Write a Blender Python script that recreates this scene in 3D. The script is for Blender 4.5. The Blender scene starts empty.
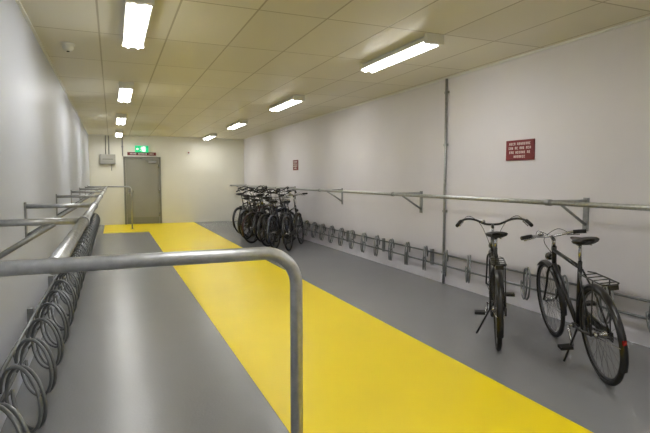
import bpy, math, random
from mathutils import Vector, Matrix
random.seed(7)
scene = bpy.context.scene
try:
    scene.view_settings.view_transform = 'Standard'
    scene.view_settings.look = 'None'
except Exception as e:
    print(e)
scene.view_settings.exposure = 0.0

XL, XR, YB, YF, ZC = -0.63, 4.2, 17.2, -4.0, 2.80
CAMZ = 1.44

# ---------------------------------------------------------------- materials
def mat(name, col, rough=0.5, metal=0.0, emit=None, es=0.0, noise=0.0, nscale=20, bump=0.0, bscale=200, spec=0.5, rnoise=0.0):
    m = bpy.data.materials.new(name); m.use_nodes = True
    nt = m.node_tree; b = nt.nodes['Principled BSDF']
    b.inputs['Base Color'].default_value = (*col, 1)
    b.inputs['Roughness'].default_value = rough
    b.inputs['Metallic'].default_value = metal
    b.inputs['Specular IOR Level'].default_value = spec
    if emit:
        b.inputs['Emission Color'].default_value = (*emit, 1)
        b.inputs['Emission Strength'].default_value = es
    tc = nt.nodes.new('ShaderNodeTexCoord')
    if noise > 0:
        n = nt.nodes.new('ShaderNodeTexNoise'); n.inputs['Scale'].default_value = nscale
        n.inputs['Detail'].default_value = 3
        nt.links.new(tc.outputs['Object'], n.inputs['Vector'])
        r = nt.nodes.new('ShaderNodeMapRange')
        r.inputs['From Min'].default_value = 0.3; r.inputs['From Max'].default_value = 0.7
        r.inputs['To Min'].default_value = 1 - noise; r.inputs['To Max'].default_value = 1 + noise
        nt.links.new(n.outputs['Fac'], r.inputs['Value'])
        mx = nt.nodes.new('ShaderNodeVectorMath'); mx.operation = 'SCALE'
        mx.inputs[0].default_value = col
        nt.links.new(r.outputs['Result'], mx.inputs['Scale'])
        nt.links.new(mx.outputs['Vector'], b.inputs['Base Color'])
        if rnoise > 0:
            r2 = nt.nodes.new('ShaderNodeMapRange')
            r2.inputs['From Min'].default_value = 0.3; r2.inputs['From Max'].default_value = 0.7
            r2.inputs['To Min'].default_value = rough - rnoise; r2.inputs['To Max'].default_value = rough + rnoise
            nt.links.new(n.outputs['Fac'], r2.inputs['Value'])
            nt.links.new(r2.outputs['Result'], b.inputs['Roughness'])
    if bump > 0:
        n = nt.nodes.new('ShaderNodeTexNoise'); n.inputs['Scale'].default_value = bscale
        n.inputs['Detail'].default_value = 3
        nt.links.new(tc.outputs['Object'], n.inputs['Vector'])
        bp = nt.nodes.new('ShaderNodeBump'); bp.inputs['Strength'].default_value = bump
        bp.inputs['Distance'].default_value = 0.01
        nt.links.new(n.outputs['Fac'], bp.inputs['Height'])
        nt.links.new(bp.outputs['Normal'], b.inputs['Normal'])
    return m

M = {}
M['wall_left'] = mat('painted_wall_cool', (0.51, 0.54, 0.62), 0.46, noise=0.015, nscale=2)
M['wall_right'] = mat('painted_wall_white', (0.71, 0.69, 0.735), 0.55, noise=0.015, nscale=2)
M['wall_back'] = mat('painted_wall_warm', (0.77, 0.76, 0.68), 0.5, noise=0.015, nscale=2)
M['floor'] = mat('grey_epoxy_floor', (0.215, 0.22, 0.23), 0.27, noise=0.02, nscale=1.5, bump=0.10, bscale=60)
M['yellow'] = mat('yellow_floor_paint', (0.92, 0.71, 0.0), 0.36, noise=0.015, nscale=2, spec=0.35, bump=0.10, bscale=60)
M['galv'] = mat('galvanised_steel', (0.42, 0.43, 0.44), 0.38, metal=0.8, noise=0.15, nscale=40, rnoise=0.06)
M['galv_d'] = mat('dull_galvanised_steel', (0.33, 0.34, 0.35), 0.45, metal=0.6, noise=0.12, nscale=40)
M['coil'] = mat('wheel_coil_steel', (0.20, 0.21, 0.22), 0.40, metal=0.6, noise=0.1, nscale=30)
M['tube'] = mat('fluorescent_tube_glow', (1, 1, 1), 0.5, emit=(1.0, 0.99, 0.96), es=13)
M['diff'] = mat('lamp_reflector_white', (0.9, 0.9, 0.88), 0.4, emit=(1.0, 0.99, 0.96), es=0.9)
M['lampbody'] = mat('lamp_housing_white', (0.78, 0.78, 0.75), 0.4)
M['black'] = mat('black_paint', (0.010, 0.010, 0.012), 0.28)
M['rubber'] = mat('tyre_rubber', (0.010, 0.010, 0.011), 0.75)
M['chrome'] = mat('chrome_metal', (0.45, 0.45, 0.47), 0.24, metal=1.0)
M['spoke'] = mat('dark_steel_spokes', (0.13, 0.13, 0.14), 0.35, metal=0.8)
M['saddle'] = mat('saddle_vinyl', (0.012, 0.011, 0.011), 0.45)
M['red'] = mat('red_reflector', (0.22, 0.008, 0.008), 0.25)
M['greyblue'] = mat('blue_bike_paint', (0.012, 0.018, 0.04), 0.3)
M['silverp'] = mat('silver_bike_paint', (0.16, 0.17, 0.18), 0.3, metal=0.5)
M['darkred'] = mat('dark_red_bike_paint', (0.03, 0.008, 0.008), 0.3)
M['lens'] = mat('lamp_lens', (0.6, 0.6, 0.58), 0.1)
M['signred'] = mat('sign_maroon', (0.16, 0.014, 0.02), 0.45)
M['white'] = mat('white_print', (0.85, 0.82, 0.80), 0.5)
M['green'] = mat('exit_sign_green', (0.0, 0.45, 0.18), 0.4, emit=(0.02, 0.6, 0.25), es=0.6)
M['exitwhite'] = mat('exit_sign_white', (0.9, 0.95, 0.9), 0.4, emit=(0.9, 1, 0.9), es=0.9)
M['door'] = mat('door_grey_paint', (0.27, 0.265, 0.23), 0.45, noise=0.03, nscale=3)
M['frame'] = mat('door_frame_grey', (0.20, 0.20, 0.17), 0.45)
M['box'] = mat('plastic_box_grey', (0.34, 0.34, 0.31), 0.5)
M['plastic'] = mat('white_plastic', (0.72, 0.72, 0.70), 0.4)
M['dark'] = mat('dark_gap', (0.03, 0.03, 0.03), 0.7)

# ceiling tiles
def ceiling_mat():
    m = bpy.data.materials.new('suspended_ceiling_tiles'); m.use_nodes = True
    nt = m.node_tree; b = nt.nodes['Principled BSDF']; N = nt.nodes.new; L = nt.links.new
    tc = N('ShaderNodeTexCoord'); sp = N('ShaderNodeSeparateXYZ'); L(tc.outputs['Object'], sp.inputs[0])
    def math_(op, a, bv=None):
        n = N('ShaderNodeMath'); n.operation = op
        if isinstance(a, (int, float)): n.inputs[0].default_value = a
        else: L(a, n.inputs[0])
        if bv is not None:
            if isinstance(bv, (int, float)): n.inputs[1].default_value = bv
            else: L(bv, n.inputs[1])
        return n.outputs[0]
    def line(sock, size, off, wdt):
        a = math_('ADD', sock, off); a = math_('DIVIDE', a, size)
        fr = math_('FRACT', a); d = math_('SUBTRACT', fr, 0.5); d = math_('ABSOLUTE', d)
        return math_('GREATER_THAN', d, 0.5 - wdt / size), math_('FLOOR', a)
    lx, ix = line(sp.outputs['X'], 0.6, 100*0.6 - 0.53, 0.008)
    ly, iy = line(sp.outputs['Y'], 1.2, 100*1.2 - 4.07, 0.008)
    ln = math_('MAXIMUM', lx, ly)
    cb = N('ShaderNodeCombineXYZ'); L(ix, cb.inputs[0]); L(iy, cb.inputs[1])
    wn = N('ShaderNodeTexWhiteNoise'); L(cb.outputs[0], wn.inputs['Vector'])
    r = N('ShaderNodeMapRange'); r.inputs['To Min'].default_value = 0.95; r.inputs['To Max'].default_value = 1.04
    L(wn.outputs['Value'], r.inputs['Value'])
    sc = N('ShaderNodeVectorMath'); sc.operation = 'SCALE'; sc.inputs[0].default_value = (0.74, 0.71, 0.61)
    L(r.outputs['Result'], sc.inputs['Scale'])
    mx = N('ShaderNodeMix'); mx.data_type = 'RGBA'
    L(ln, mx.inputs['Factor']); L(sc.outputs['Vector'], mx.inputs['A'])
    mx.inputs['B'].default_value = (0.42, 0.38, 0.28, 1)
    L(mx.outputs['Result'], b.inputs['Base Color'])
    b.inputs['Roughness'].default_value = 0.42
    return m
M['ceil'] = ceiling_mat()

# ---------------------------------------------------------------- mesh builder
class MB:
    def __init__(s): s.v=[]; s.f=[]; s.m=[]; s.mats=[]; s.sm=[]; s.T=Matrix.Identity(4)
    def mi(s, k):
        if k not in s.mats: s.mats.append(k)
        return s.mats.index(k)
    def add(s, vs, fs, k, smooth=False):
        o=len(s.v); s.v += [tuple(s.T @ Vector(p)) for p in vs]; i=s.mi(k)
        for f in fs: s.f.append([a+o for a in f]); s.m.append(i); s.sm.append(smooth)
    def box(s, c, d, k, R=None):
        x,y,z=[a/2 for a in d]; R = R or Matrix.Identity(3)
        vs=[Vector(c)+R@Vector((sx*x,sy*y,sz*z)) for sx in(-1,1) for sy in(-1,1) for sz in(-1,1)]
        fs=[(0,1,3,2),(4,6,7,5),(0,4,5,1),(2,3,7,6),(0,2,6,4),(1,5,7,3)]
        s.add(vs,fs,k)
    def tube(s, pts, r, k, seg=8, closed=False, cap=True, sx=1.0):
        P=[Vector(p) for p in pts]; n=len(P)
        rs = r if isinstance(r,(list,tuple)) else [r]*n
        tans=[]
        for i in range(n):
            if closed: t=P[(i+1)%n]-P[i-1]
            elif i==0: t=P[1]-P[0]
            elif i==n-1: t=P[-1]-P[-2]
            else: t=(P[i+1]-P[i]).normalized()+(P[i]-P[i-1]).normalized()
            tans.append(t.normalized())
        t0=tans[0]; ref=Vector((0,0,1)) if abs(t0.z)<0.9 else Vector((0,1,0))
        u=t0.cross(ref).normalized(); vs=[]
        for i in range(n):
            t=tans[i]; u=(u-t*u.dot(t)).normalized(); w=t.cross(u)
            for j in range(seg):
                a=2*math.pi*j/seg
                vs.append(P[i]+(u*math.cos(a)+w*math.sin(a)*sx)*rs[i])
        fs=[]
        rng = n if closed else n-1
        for i in range(rng):
            i2=(i+1)%n
            for j in range(seg):
                j2=(j+1)%seg
                fs.append((i*seg+j,i*seg+j2,i2*seg+j2,i2*seg+j))
        s.add(vs,fs,k,True)
        if cap and not closed:
            o=len(s.v)-len(vs); i=s.mi(k)
            s.f.append([o+j for j in range(seg)][::-1]); s.m.append(i); s.sm.append(False)
            s.f.append([o+(n-1)*seg+j for j in range(seg)]); s.m.append(i); s.sm.append(False)
    def obj(s, name, parent=None):
        me=bpy.data.meshes.new(name); me.from_pydata(s.v,[],s.f)
        for k in s.mats: me.materials.append(M[k])
        me.polygons.foreach_set('material_index', s.m); me.polygons.foreach_set('use_smooth', s.sm)
        me.update(); o=bpy.data.objects.new(name,me); scene.collection.objects.link(o)
        if parent: o.parent=parent
        return o
def empty(name, loc=(0,0,0), rot=(0,0,0)):
    e=bpy.data.objects.new(name,None); e.location=loc; e.rotation_euler=rot; e.empty_display_size=0.2
    scene.collection.objects.link(e); return e
def arc(c, a, b, r, a0, a1, n):
    c=Vector(c);a=Vector(a);b=Vector(b)
    return [c+a*math.cos(a0+(a1-a0)*i/n)*r+b*math.sin(a0+(a1-a0)*i/n)*r for i in range(n+1)]
def smooth_path(pts, n=6):
    P=[Vector(p) for p in pts]; out=[]
    for i in range(len(P)-1):
        p0=P[max(i-1,0)];p1=P[i];p2=P[i+1];p3=P[min(i+2,len(P)-1)]
        for j in range(n):
            t=j/n
            out.append(0.5*((2*p1)+(p2-p0)*t+(2*p0-5*p1+4*p2-p3)*t*t+(3*p1-p0-3*p2+p3)*t**3))
    out.append(P[-1]); return out

# ---------------------------------------------------------------- room
def boxobj(name, lo, hi, k):
    b=MB(); c=[(a+d)/2 for a,d in zip(lo,hi)]; d=[d-a for a,d in zip(lo,hi)]
    b.box(c,d,k); return b.obj(name)
t=0.15
boxobj('floor',(XL-t,YF-t,-t),(XR+t,YB+t,0),'floor')
boxobj('ceiling',(XL-t,YF-t,ZC),(XR+t,YB+t,ZC+t),'ceil')
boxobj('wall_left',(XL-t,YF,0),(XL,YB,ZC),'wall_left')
boxobj('wall_right',(XR,YF,0),(XR+t,YB,ZC),'wall_right')
boxobj('wall_back',(XL-t,YB,0),(XR+t,YB+t,ZC),'wall_back')
boxobj('wall_front',(XL-t,YF-t,0),(XR+t,YF,ZC),'wall_back')
for nm,lo,hi in (('trim_1',(XL,YF,ZC-0.02),(XL+0.02,YB,ZC)),('trim_2',(XR-0.02,YF,ZC-0.02),(XR,YB,ZC)),('trim_3',(XL+0.02,YB-0.02,ZC-0.02),(XR-0.02,YB,ZC))):
    boxobj(nm,lo,hi,'lampbody')
# yellow L-shaped walkway paint
yb=MB(); ye=YB-0.01; ys_=YF+0.01
yb.add([(0.89,ys_,0.003),(2.48,ys_,0.003),(2.48,ye,0.003),(-0.25,ye,0.003),(-0.25,14.5,0.003),(0.89,14.5,0.003)],[(0,1,2,5),(5,2,3,4)],'yellow')
yb.obj('yellow_walkway_marking')

# ---------------------------------------------------------------- lights
def lamp(x,y0,y1):
    e=empty('fluorescent_ceiling_light',(x,(y0+y1)/2,ZC)); L=y1-y0
    b=MB(); w=0.095
    prof=[(-0.05,0),(-w,-0.045),(-w,-0.07),(-w+0.01,-0.07),(-w+0.01,-0.05),(w-0.01,-0.05),(w-0.01,-0.07),(w,-0.07),(w,-0.045),(0.05,0)]
    n=len(prof); vs=[(p[0],-L/2,p[1]) for p in prof]+[(p[0],L/2,p[1]) for p in prof]
    b.add(vs,[(i,(i+1)%n,(i+1)%n+n,i+n) for i in range(n)],'lampbody')
    for s in(-1,1):
        b.box((0,s*(L/2-0.02),-0.046),(2*w+0.006,0.045,0.092),'lampbody')
    b.obj('housing',e)
    b=MB(); b.box((0,0,-0.053),(2*w-0.024,L-0.09,0.004),'diff'); b.obj('reflector',e)
    b=MB()
    for s in(-1,1): b.tube([(s*0.045,-L/2+0.04,-0.088),(s*0.045,L/2-0.04,-0.088)],0.017,'tube',8)
    b.obj('tubes',e)
    ld=bpy.data.lights.new('lamp_glow','AREA'); ld.shape='RECTANGLE'; ld.size=2*w-0.03; ld.size_y=L-0.1
    ld.energy=LP; ld.color=(1.0,0.99,0.965)
    lo=bpy.data.objects.new('lamp_glow',ld); lo.location=(0,0,-0.057); lo.parent=e; scene.collection.objects.link(lo)
LP=23
for x,dy in((0.225,0.0),(2.84,0.10)):
    for k in range(-2,4):
        y0=3.98+3.76*k+dy
        lamp(x,y0,y0+1.38)

# ---------------------------------------------------------------- racks
def rack(side, coil_ys, bracket_ys, y0, y1, hoop):
    e=empty('bicycle_rack')
    s = 1 if side=='L' else -1
    W = XL if side=='L' else XR
    X=lambda d: W+s*d
    RZ=1.222
    b=MB(); b.tube([(X(0.49),y0,RZ),(X(0.49),y1,RZ)],0.0225,'galv',14)
    b.obj('top_rail',e)
    b=MB()
    for y in bracket_ys:
        b.box((X(0.006),y,1.10),(0.012,0.06,0.32),'galv_d')
        b.tube([(X(0.0),y,RZ+0.005),(X(0.47),y,RZ+0.005)],0.018,'galv',10)
        b.tube([(X(0.01),y,1.0),(X(0.36),y,RZ-0.005)],0.014,'galv_d',8)
        b.tube([(X(0.49),y-0.03,RZ),(X(0.49),y+0.03,RZ)],0.030,'galv_d',12)
        for z in(0.97,1.23): b.tube([(X(0.012),y,z),(X(0.02),y,z)],0.012,'galv_d',6)
    b.obj('brackets',e)
    b=MB()
    for z in(0.26,0.41): b.tube([(X(0.055),y0,z),(X(0.055),y1,z)],0.012,'coil',8)
    y=y0+0.2
    while y<y1:
        b.box((X(0.021),y,0.335),(0.042,0.04,0.22),'galv_d'); y+=1.4
    b.obj('wheel_rails',e)
    b=MB()
    hd=Vector((-s*0.60,0.80,0)); axn=Vector((s*0.80,0.60,0))
    for y in coil_ys:
        r=0.168; c=Vector((X(0.19),y,0.335)); T=0.028
        pts=[]; turns=2.0; n=int(turns*26)
        for i in range(n+1):
            a=2*math.pi*turns*i/n
            rr=r*(1.0 if i<n/2 else 0.96)
            pts.append(c+hd*math.cos(a)*rr+Vector((0,0,math.sin(a)*rr))+axn*(-T+2*T*i/n))
        b.tube(pts,0.0095,'coil',7)
        for q,z in((pts[0],0.41),(pts[-1],0.26)):
            b.tube([q,Vector((X(0.055),q.y,z))],0.008,'coil',6)
    b.obj('wheel_coils',e)
    if hoop:
        b=MB()
        for hy in hoop:
            xe=0.503; rr=0.10; hz=RZ+0.001
            pts=[Vector((W,hy,hz)),Vector((xe-rr,hy,hz))]
            pts+=arc((xe-rr,hy,hz-rr),(0,0,1),(1,0,0),rr,0,math.pi/2,10)[1:]
            pts+=[Vector((xe,hy,0.0))]
            b.tube(pts,0.0192,'galv',18)
            b.tube([(xe,hy,0),(xe,hy,0.008)],0.06,'galv_d',16)
            b.tube([(W,hy,hz),(W+0.012,hy,hz)],0.05,'galv_d',14)
        b.obj('end_hoops',e)
    return e
coilL=[2.40+0.47*i for i in range(28)]
rack('L',coilL,[2.85,4.5,6.9,9.3,11.7,14.0],1.42,15.5,[1.42,15.5])
coilR=[1.70+0.47*i for i in range(33)]
rack('R',coilR,[0.7,3.5,6.32,9.1,11.9,14.7,16.9],0.2,17.15,None)

# conduit on right wall
b=MB(); b.tube([(XR-0.02,5.73,0.0),(XR-0.02,5.73,ZC-0.022)],0.018,'galv',12)
for z in(0.15,1.0,1.9,2.6): b.box((XR-0.012,5.73,z),(0.022,0.08,0.03),'galv_d')
b.obj('conduit_pipe')

# ---------------------------------------------------------------- signs right wall
def wallsign(yc,zc,w,h,rows):
    e=empty('wall_sign',(XR,yc,zc))
    b=MB(); b.box((-0.006,0,0),(0.012,w,h),'signred'); b.obj('panel',e)
    b=MB(); n=len(rows); lh=h*0.84/n
    for i,row in enumerate(rows):
        z=h*0.42-lh*(i+0.5); tot=sum(row)+0.8*(len(row)-1); cw=w*0.84/14.0
        y=tot*cw/2
        for wd in row:
            for k in range(wd):
                yy=y-(k+0.45)*cw; g=random.randrange(4); H=lh*0.56; W_=cw*0.62; st=cw*0.2
                b.box((-0.0128,yy+W_/2-st/2,z),(0.001,st,H),'white')          # stem
                if g in(0,2): b.box((-0.0128,yy-W_/2+st/2,z),(0.001,st,H),'white')
                if g in(0,1,3): b.box((-0.0131,yy,z+H/2-st/2),(0.001,W_,st),'white')
                if g in(1,2): b.box((-0.0131,yy,z),(0.001,W_,st),'white')
                if g in(1,3): b.box((-0.0131,yy,z-H/2+st/2),(0.001,W_,st),'white')
            y-=(wd+0.8)*cw
    b.obj('lettering',e)
wallsign(4.38,1.76,0.42,0.225,[(4,8),(3,2,3,3),(3,6,2),(7,)])
wallsign(11.85,1.78,0.36,0.25,[(4,8),(3,2,3,3),(3,6,2),(7,)])

# ---------------------------------------------------------------- back wall items
e=empty('door_1',(0.905,YB,0))
b=MB()
for x in(-0.53,0.53): b.box((x,-0.03,1.06),(0.06,0.06,2.12),'frame')
b.box((0,-0.03,2.115),(1.12,0.06,0.06),'frame'); b.obj('frame',e)
b=MB(); b.box((0,-0.018,1.045),(0.99,0.036,2.07),'door')
b.box((0,-0.039,0.12),(0.94,0.004,0.2),'frame'); b.obj('leaf',e)
b=MB(); b.box((-0.41,-0.042,1.02),(0.045,0.01,0.2),'chrome')
b.tube([(-0.41,-0.04,1.05),(-0.41,-0.09,1.05),(-0.28,-0.09,1.05)],0.011,'chrome',8)
for z in(0.3,1.05,1.85): b.tube([(0.49,-0.04,z-0.06),(0.49,-0.04,z+0.06)],0.012,'chrome',8)
b.box((0.3,-0.06,1.98),(0.25,0.045,0.06),'chrome')
b.tube([(0.2,-0.075,2.0),(0.0,-0.11,2.05),(-0.05,-0.06,2.1)],0.008,'chrome',6)
b.obj('handle_and_closer',e)

e=empty('emergency_exit_sign',(0.90,YB,2.385))
b=MB(); b.box((0,-0.035,0),(0.40,0.07,0.21),'green')
b.box((0,-0.02,0.115),(0.42,0.04,0.02),'plastic'); b.obj('lightbox',e)
b=MB(); yy=-0.0715
def P2(pts): b.add([(x,yy,z) for x,z in pts],[tuple(range(len(pts)))],'exitwhite')
b.add([(0.02,yy,-0.08),(0.02,yy,0.08),(0.11,yy,0.08),(0.11,yy,-0.08)],[(0,3,2,1)],'exitwhite')
P2([(-0.17,0.0),(-0.13,-0.045),(-0.13,-0.015),(-0.09,-0.015),(-0.09,0.015),(-0.13,0.015),(-0.13,0.045)])
yy=-0.0722
def line2(a,c,r,k): b.tube([(a[0],yy,a[1]),(c[0],yy,c[1])],r,k,6)
c=[(-0.01+0.013*math.cos(t_*math.pi/6),yy,0.06+0.013*math.sin(t_*math.pi/6)) for t_ in range(12)]
b.add(c,[tuple(range(12))],'exitwhite')
line2((-0.01,0.04),(0.005,-0.01),0.010,'exitwhite')
line2((-0.01,0.035),(-0.045,0.015),0.005,'exitwhite'); line2((-0.008,0.035),(0.0,0.0),0.005,'green')
line2((0.005,-0.01),(-0.025,-0.035),0.006,'exitwhite'); line2((-0.025,-0.035),(-0.055,-0.055),0.006,'exitwhite')
line2((0.005,-0.01),(0.015,-0.045),0.006,'exitwhite'); line2((0.015,-0.045),(-0.005,-0.08),0.006,'exitwhite')
b.obj('running_figure_symbol',e)
e=empty('door_header_sign',(0.90,YB,2.235))
b=MB(); b.box((0,-0.008,0),(0.86,0.016,0.10),'signred'); b.obj('panel',e)
b=MB(); x=-0.34
for wd in(5,7,4):
    for k in range(wd):
        b.box((x,-0.0168,0),(0.02,0.001,0.045 if k%3 else 0.038),'white'); x+=0.04
    x+=0.04
b.obj('lettering',e)

e=empty('junction_box',(-0.10,YB,2.05))
b=MB(); b.box((0,-0.06,0),(0.44,0.118,0.30),'box'); b.box((0,-0.125,0),(0.40,0.012,0.26),'box')
b.box((0,-0.132,0.0),(0.3,0.003,0.012),'dark'); b.obj('case',e)
b=MB()
for x in(-0.05,0.04): b.tube([(x,-0.045,0.15),(x,-0.045,0.725)],0.014,'box',8)
b.tube([(0.1,-0.03,-0.15),(0.1,-0.03,-0.35)],0.012,'box',8)
b.obj('conduits',e)
b=MB(); b.tube([(0.33,YB-0.045,2.16),(0.33,YB-0.045,ZC-0.022)],0.018,'galv_d',8); b.box((0.33,YB-0.023,2.45),(0.06,0.044,0.03),'galv_d'); b.obj('exit_sign_conduit')
e=empty('alarm_button',(2.35,YB,2.3))
b=MB(); b.box((0,-0.02,0),(0.09,0.04,0.12),'plastic'); b.tube([(0,-0.04,0),(0,-0.05,0)],0.025,'red',12); b.obj('case',e)
e=empty('smoke_detector',(-0.37,5.8,ZC))
b=MB(); b.tube([(0,0,0),(0,0,-0.02),(0,0,-0.022),(0,0,-0.05),(0,0,-0.075)],[0.065,0.065,0.055,0.052,0.03],'plastic',20)
b.tube([(0,0,-0.075),(0,0,-0.082)],0.014,'dark',10)
b.obj('case',e)

# ---------------------------------------------------------------- bicycles
R=0.345
def wheel(b,c,spokes=28):
    c=Vector(c); X=Vector((1,0,0)); Z=Vector((0,0,1)); Y=Vector((0,1,0))
    b.tube(arc(c,X,Z,R-0.019,0,2*math.pi,48)[:-1],0.019,'rubber',8,closed=True)
    b.tube(arc(c,X,Z,R-0.043,0,2*math.pi,48)[:-1],0.009,'spoke',6,closed=True)
    b.tube([c-Y*0.05,c-Y*0.03,c-Y*0.028,c+Y*0.028,c+Y*0.03,c+Y*0.05],[0.012,0.028,0.016,0.016,0.028,0.012],'chrome',10)
    for i in range(spokes):
        a=2*math.pi*i/spokes; a2=a+(0.35 if i%4<2 else -0.35); s=1 if i%2 else -1
        b.tube([c+Y*0.028*s+(X*math.cos(a2)+Z*math.sin(a2))*0.026, c+(X*math.cos(a)+Z*math.sin(a))*(R-0.048)],0.0014,'spoke',3,cap=False)
def fender(b,c,a0,a1,k):
    c=Vector(c); n=18; r=R+0.016; vs=[];fs=[]
    for i in range(n+1):
        a=a0+(a1-a0)*i/n
        for (w,dr) in((-0.026,-0.012),(-0.014,0.0),(0.014,0.0),(0.026,-0.012)):
            vs.append(c+Vector((math.cos(a)*(r+dr),w,math.sin(a)*(r+dr))))
    for i in range(n):
        for j in range(3):
            o=i*4+j; fs.append((o,o+1,o+5,o+4))
    b.add(vs,fs,k,True)
def bicycle(loc,yaw,lean=0,steer=0,bar='city',paint='black',carrier=True,step=False,crank=0.6,seat=0.97,barh=1.02,basket=False,refl=True,bw=1.0):
    e=empty('bicycle',loc,(lean,0,yaw))
    rc=(0,0,R); fc=(1.08,0,R); BB=Vector((0.44,0,0.29))
    b=MB(); st=Vector((0.255,0,0.80))
    b.tube([BB,st+Vector((-0.008,0,0.03))],0.016,paint,10)
    ht=Vector((0.805,0,0.87)); hb=Vector((0.862,0,0.69))
    b.tube([hb,ht],0.020,paint,10)
    b.tube([BB,Vector((0.852,0,0.72))],0.019,paint,10)
    if step: b.tube(smooth_path([(0.37,0,0.50),(0.55,0,0.50),(0.70,0,0.62),(0.82,0,0.82)],5),0.016,paint,8)
    else: b.tube([st-Vector((0,0,0.02)),(0.812,0,0.835)],0.016,paint,10)
    for s in(-1,1):
        b.tube([st+Vector((0,0.012*s,-0.03)),Vector((0.12,0.045*s,0.58)),Vector((0,0.062*s,R))],0.008,paint,6)
        b.tube([BB+Vector((0,0.025*s,0)),Vector((0.30,0.045*s,0.30)),Vector((0,0.062*s,R))],0.010,paint,6)
    b.tube([BB-Vector((0,0.04,0)),BB+Vector((0,0.04,0))],0.022,paint,10)
    b.obj('frame',e)
    b=MB()
    b.tube([st,Vector((0.215,0,seat-0.035))],0.013,'chrome',8)
    sec=[(0.36,0.016,0.012),(0.31,0.024,0.022),(0.24,0.040,0.028),(0.17,0.075,0.034),(0.11,0.095,0.038),(0.07,0.085,0.034),(0.05,0.045,0.02)]
    vs=[];fs=[];n=12
    for x,w,h in sec:
        zz=seat+(0.012 if x<0.12 else 0)
        for j in range(n):
            a=2*math.pi*j/n; vs.append((x,math.cos(a)*w,zz+math.sin(a)*h*(0.55 if math.sin(a)>0 else 1.0)))
    for i in range(len(sec)-1):
        for j in range(n): fs.append((i*n+j,i*n+(j+1)%n,(i+1)*n+(j+1)%n,(i+1)*n+j))
    fs.append(tuple(range(n))); fs.append(tuple(range((len(sec)-1)*n,len(sec)*n))[::-1])
    b.add(vs,fs,'saddle',True)
    for s in(-1,1): b.tube([(0.30,0.02*s,seat-0.015),(0.22,0.025*s,seat-0.035),(0.10,0.04*s,seat-0.03)],0.004,'chrome',5)
    b.obj('saddle_and_post',e)
    b=MB(); wheel(b,rc); b.obj('rear_wheel',e)
    b=MB(); fender(b,rc,math.radians(20),math.radians(205),paint)
    for s in(-1,1): b.tube([(0,0.055*s,R),(-0.36,0.024*s,R+0.02)],0.003,'chrome',4)
    if refl: b.box((-0.368,0,R+0.06),(0.014,0.024,0.028),'red')
    if carrier:
        z=0.76
        for s in(-1,1):
            b.tube([(0.20,0.03*s,z),(0.12,0.055*s,z),(-0.24,0.055*s,z),(-0.27,0.03*s,z)],0.005,'black',6)
            b.tube([(-0.10,0.055*s,z),(0,0.065*s,R)],0.005,'black',6)
        for x in(0.1,0.0,-0.1,-0.2): b.tube([(x,-0.055,z),(x,0.055,z)],0.004,'black',5)
        b.tube([(-0.27,-0.03,z),(-0.27,0.03,z)],0.005,'black',5)
        b.box((-0.28,0,z-0.015),(0.02,0.06,0.03),'black')
    b.obj('rear_fender_and_carrier',e)
    b=MB(); y=-0.055
    b.tube(arc((BB.x,y,BB.z),(1,0,0),(0,0,1),0.085,0,2*math.pi,28)[:-1],0.005,'chrome',5,closed=True)
    b.tube([(BB.x,y-0.004,BB.z),(BB.x,y+0.004,BB.z)],0.078,'black',20)
    for s in(1,-1): b.tube([(0.0,y,R+0.035*s),(BB.x,y,BB.z+0.085*s)],0.004,'rubber',5)
    b.box((0.21,y-0.008,0.355),(0.50,0.012,0.07),'black',Matrix.Rotation(math.radians(-6),3,'Y'))
    d=Vector((math.cos(crank),0,math.sin(crank)))
    for s,sy in((1,-1),(-1,1)):
        p0=BB+Vector((0,0.07*sy,0)); p1=p0+d*0.17*s+Vector((0,0.015*sy,0))
        b.tube([p0,p1],[0.013,0.010],'chrome',6)
        b.box(p1+Vector((0,0.055*sy,0)),(0.085,0.09,0.022),'rubber')
    b.tube([BB-Vector((0,0.075,0)),BB+Vector((0,0.075,0))],0.008,'chrome',6)
    b.tube([(0.36,0.03,0.29),(0.31,0.17,0.03+0.17*math.sin(-lean) if lean<0 else 0.02)],0.009,'black',6)
    b.obj('drivetrain_and_kickstand',e)
    ax=(ht-hb).normalized()
    Tm=Matrix.Translation(hb)@Matrix.Rotation(steer,4,ax)@Matrix.Translation(-hb)
    b=MB(); b.T=Tm; wheel(b,fc); b.obj('front_wheel',e)
    b=MB(); b.T=Tm
    for s in(-1,1):
        b.tube(smooth_path([hb+Vector((0.0,0.0,0)),hb+Vector((0.005,0.045*s,-0.015)),(0.95,0.052*s,0.52),(1.03,0.055*s,0.40),(1.08,0.055*s,R)],4),0.010,paint,7)
    fender(b,fc,math.radians(50),math.radians(190),paint)
    for s in(-1,1): b.tube([(1.08,0.055*s,R),(0.74,0.024*s,R-0.04)],0.003,'chrome',4)
    b.tube([hb+Vector((0.03,0,0.06)),hb+Vector((0.06,0,0.07))],0.01,'black',6)
    b.tube([hb+Vector((0.05,0,0.07)),hb+Vector((0.11,0,0.07))],[0.022,0.036],'black',12)
    b.tube([hb+Vector((0.11,0,0.07)),hb+Vector((0.118,0,0.07))],0.033,'lens',12)
    b.obj('fork_and_headlight',e)
    b=MB(); b.T=Tm
    q=ht+ax*(barh-0.03-ht.z)/ax.z
    b.tube([ht,q],0.013,'chrome',8)
    clamp=Vector((q.x+0.05,0,barh))
    b.tube([q,clamp],0.014,'black',8)
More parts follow.
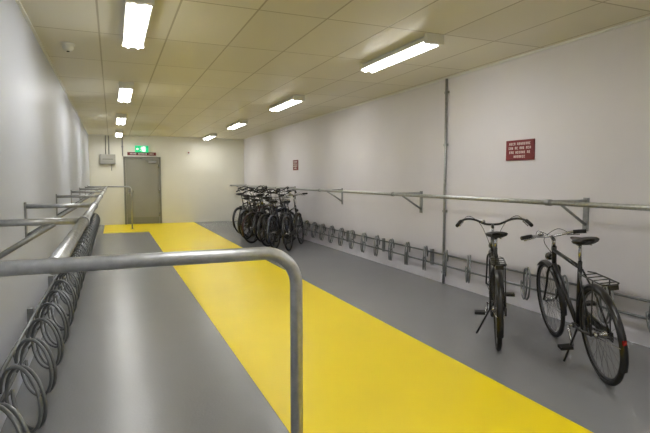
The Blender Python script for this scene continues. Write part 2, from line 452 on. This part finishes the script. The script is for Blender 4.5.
    for s in(-1,1):
        if bar=='city':
            path=[clamp,clamp+Vector((0.005,0.07*s,0.005)),clamp+Vector((0.0,0.16*s,0.045)),clamp+Vector((-0.05,0.24*s,0.06)),clamp+Vector((-0.13,0.30*s,0.045)),clamp+Vector((-0.24,0.335*s,0.01))]
        else:
            path=[clamp,clamp+Vector((0.0,0.1*s*bw,0.008)),clamp+Vector((-0.015,0.2*s*bw,0.02)),clamp+Vector((-0.05,0.31*s*bw,0.018))]
        sp=smooth_path(path,5); b.tube(sp,0.011,'black' if bar=='city' else 'chrome',8)
        g=sp[-6:]; b.tube(g,0.0175,'rubber',9)
        g0=sp[-8]
        dr=(sp[-1]-g0).normalized()
        b.tube([g0+Vector((0.0,0,-0.005)),g0+Vector((0.04,0,-0.02)),g0+Vector((0.045,0,-0.03))+dr*0.10],0.006,'chrome',6)
        b.tube(smooth_path([g0,g0+Vector((0.10,-0.06*s,0.03)),g0+Vector((0.13,-0.17*s,-0.06)),hb+Vector((0.03,0.02*s,0.08))],5),0.003,'rubber',4)
    b.tube([clamp+Vector((-0.0,0.09,0.02)),clamp+Vector((0.0,0.09,0.045))],[0.026,0.018],'chrome',10)
    b.obj('handlebar',e)
    if basket:
        b=MB(); b.T=Tm; cx=hb.x+0.24
        for z,sx,sy in((0.78,0.11,0.15),(0.86,0.12,0.165),(0.94,0.13,0.18),(1.0,0.14,0.19)):
            b.tube([(cx-sx,-sy,z),(cx+sx,-sy,z),(cx+sx,sy,z),(cx-sx,sy,z)],0.005,'black',5,closed=True)
        for i in range(7):
            u=-1+2*i/6
            for s in(-1,1):
                b.tube([(cx+0.11*u,0.15*s,0.78),(cx+0.14*u,0.19*s,1.0)],0.003,'black',4)
                b.tube([(cx+0.11*s,0.15*u,0.78),(cx+0.14*s,0.19*u,1.0)],0.003,'black',4)
            b.tube([(cx+0.11*u,-0.15,0.78),(cx+0.11*u,0.15,0.78)],0.003,'black',4)
        b.tube([(cx-0.12,0,0.9),(ht.x+0.01,0,0.9)],0.008,'black',5)
        b.obj('basket',e)
    return e

def place(r,f,**k):
    yaw=math.atan2(f[1]-r[1],f[0]-r[0]); return bicycle((r[0],r[1],0),yaw,**k)
place((2.98,3.30),(3.64,4.13),lean=-0.03,bar='city',crank=0.3,seat=0.96,barh=0.99,refl=False)
place((3.19,2.45),(3.69,3.35),lean=-0.13,bar='flat',crank=0.9,seat=1.0,barh=0.955,carrier=True,bw=0.86)
paints=['black','greyblue','black','black','darkred','black','silverp','black','black','black','black','black']
ys=[10.45+0.31*i for i in range(12)]
for i,y in enumerate(ys):
    ang=math.radians(random.uniform(38,58)); fx=3.83
    bicycle((fx-1.08*math.cos(ang)-(0.12 if i%3==1 else 0),y-1.08*math.sin(ang),0),ang,lean=random.uniform(-0.16,0.03),steer=random.uniform(-0.15,0.15),
        bar='city' if i%3 else 'flat',paint=paints[i],carrier=i%2==0,step=i in(2,5,8),crank=random.uniform(0,3),
        seat=random.uniform(0.95,1.08),barh=random.uniform(1.05,1.18),basket=i in(4,),refl=False)

# ---------------------------------------------------------------- world + camera
w=bpy.data.worlds.new('World'); scene.world=w; w.use_nodes=True
w.node_tree.nodes['Background'].inputs[0].default_value=(0.5,0.5,0.5,1)
w.node_tree.nodes['Background'].inputs[1].default_value=0.1
cam=bpy.data.cameras.new('Camera'); cam.lens=28; cam.sensor_width=36; cam.clip_start=0.05
co=bpy.data.objects.new('Camera',cam); scene.collection.objects.link(co)
co.location=(0,0,CAMZ); co.rotation_euler=(math.radians(90-4.25),0,math.radians(-22.8))
scene.camera=co
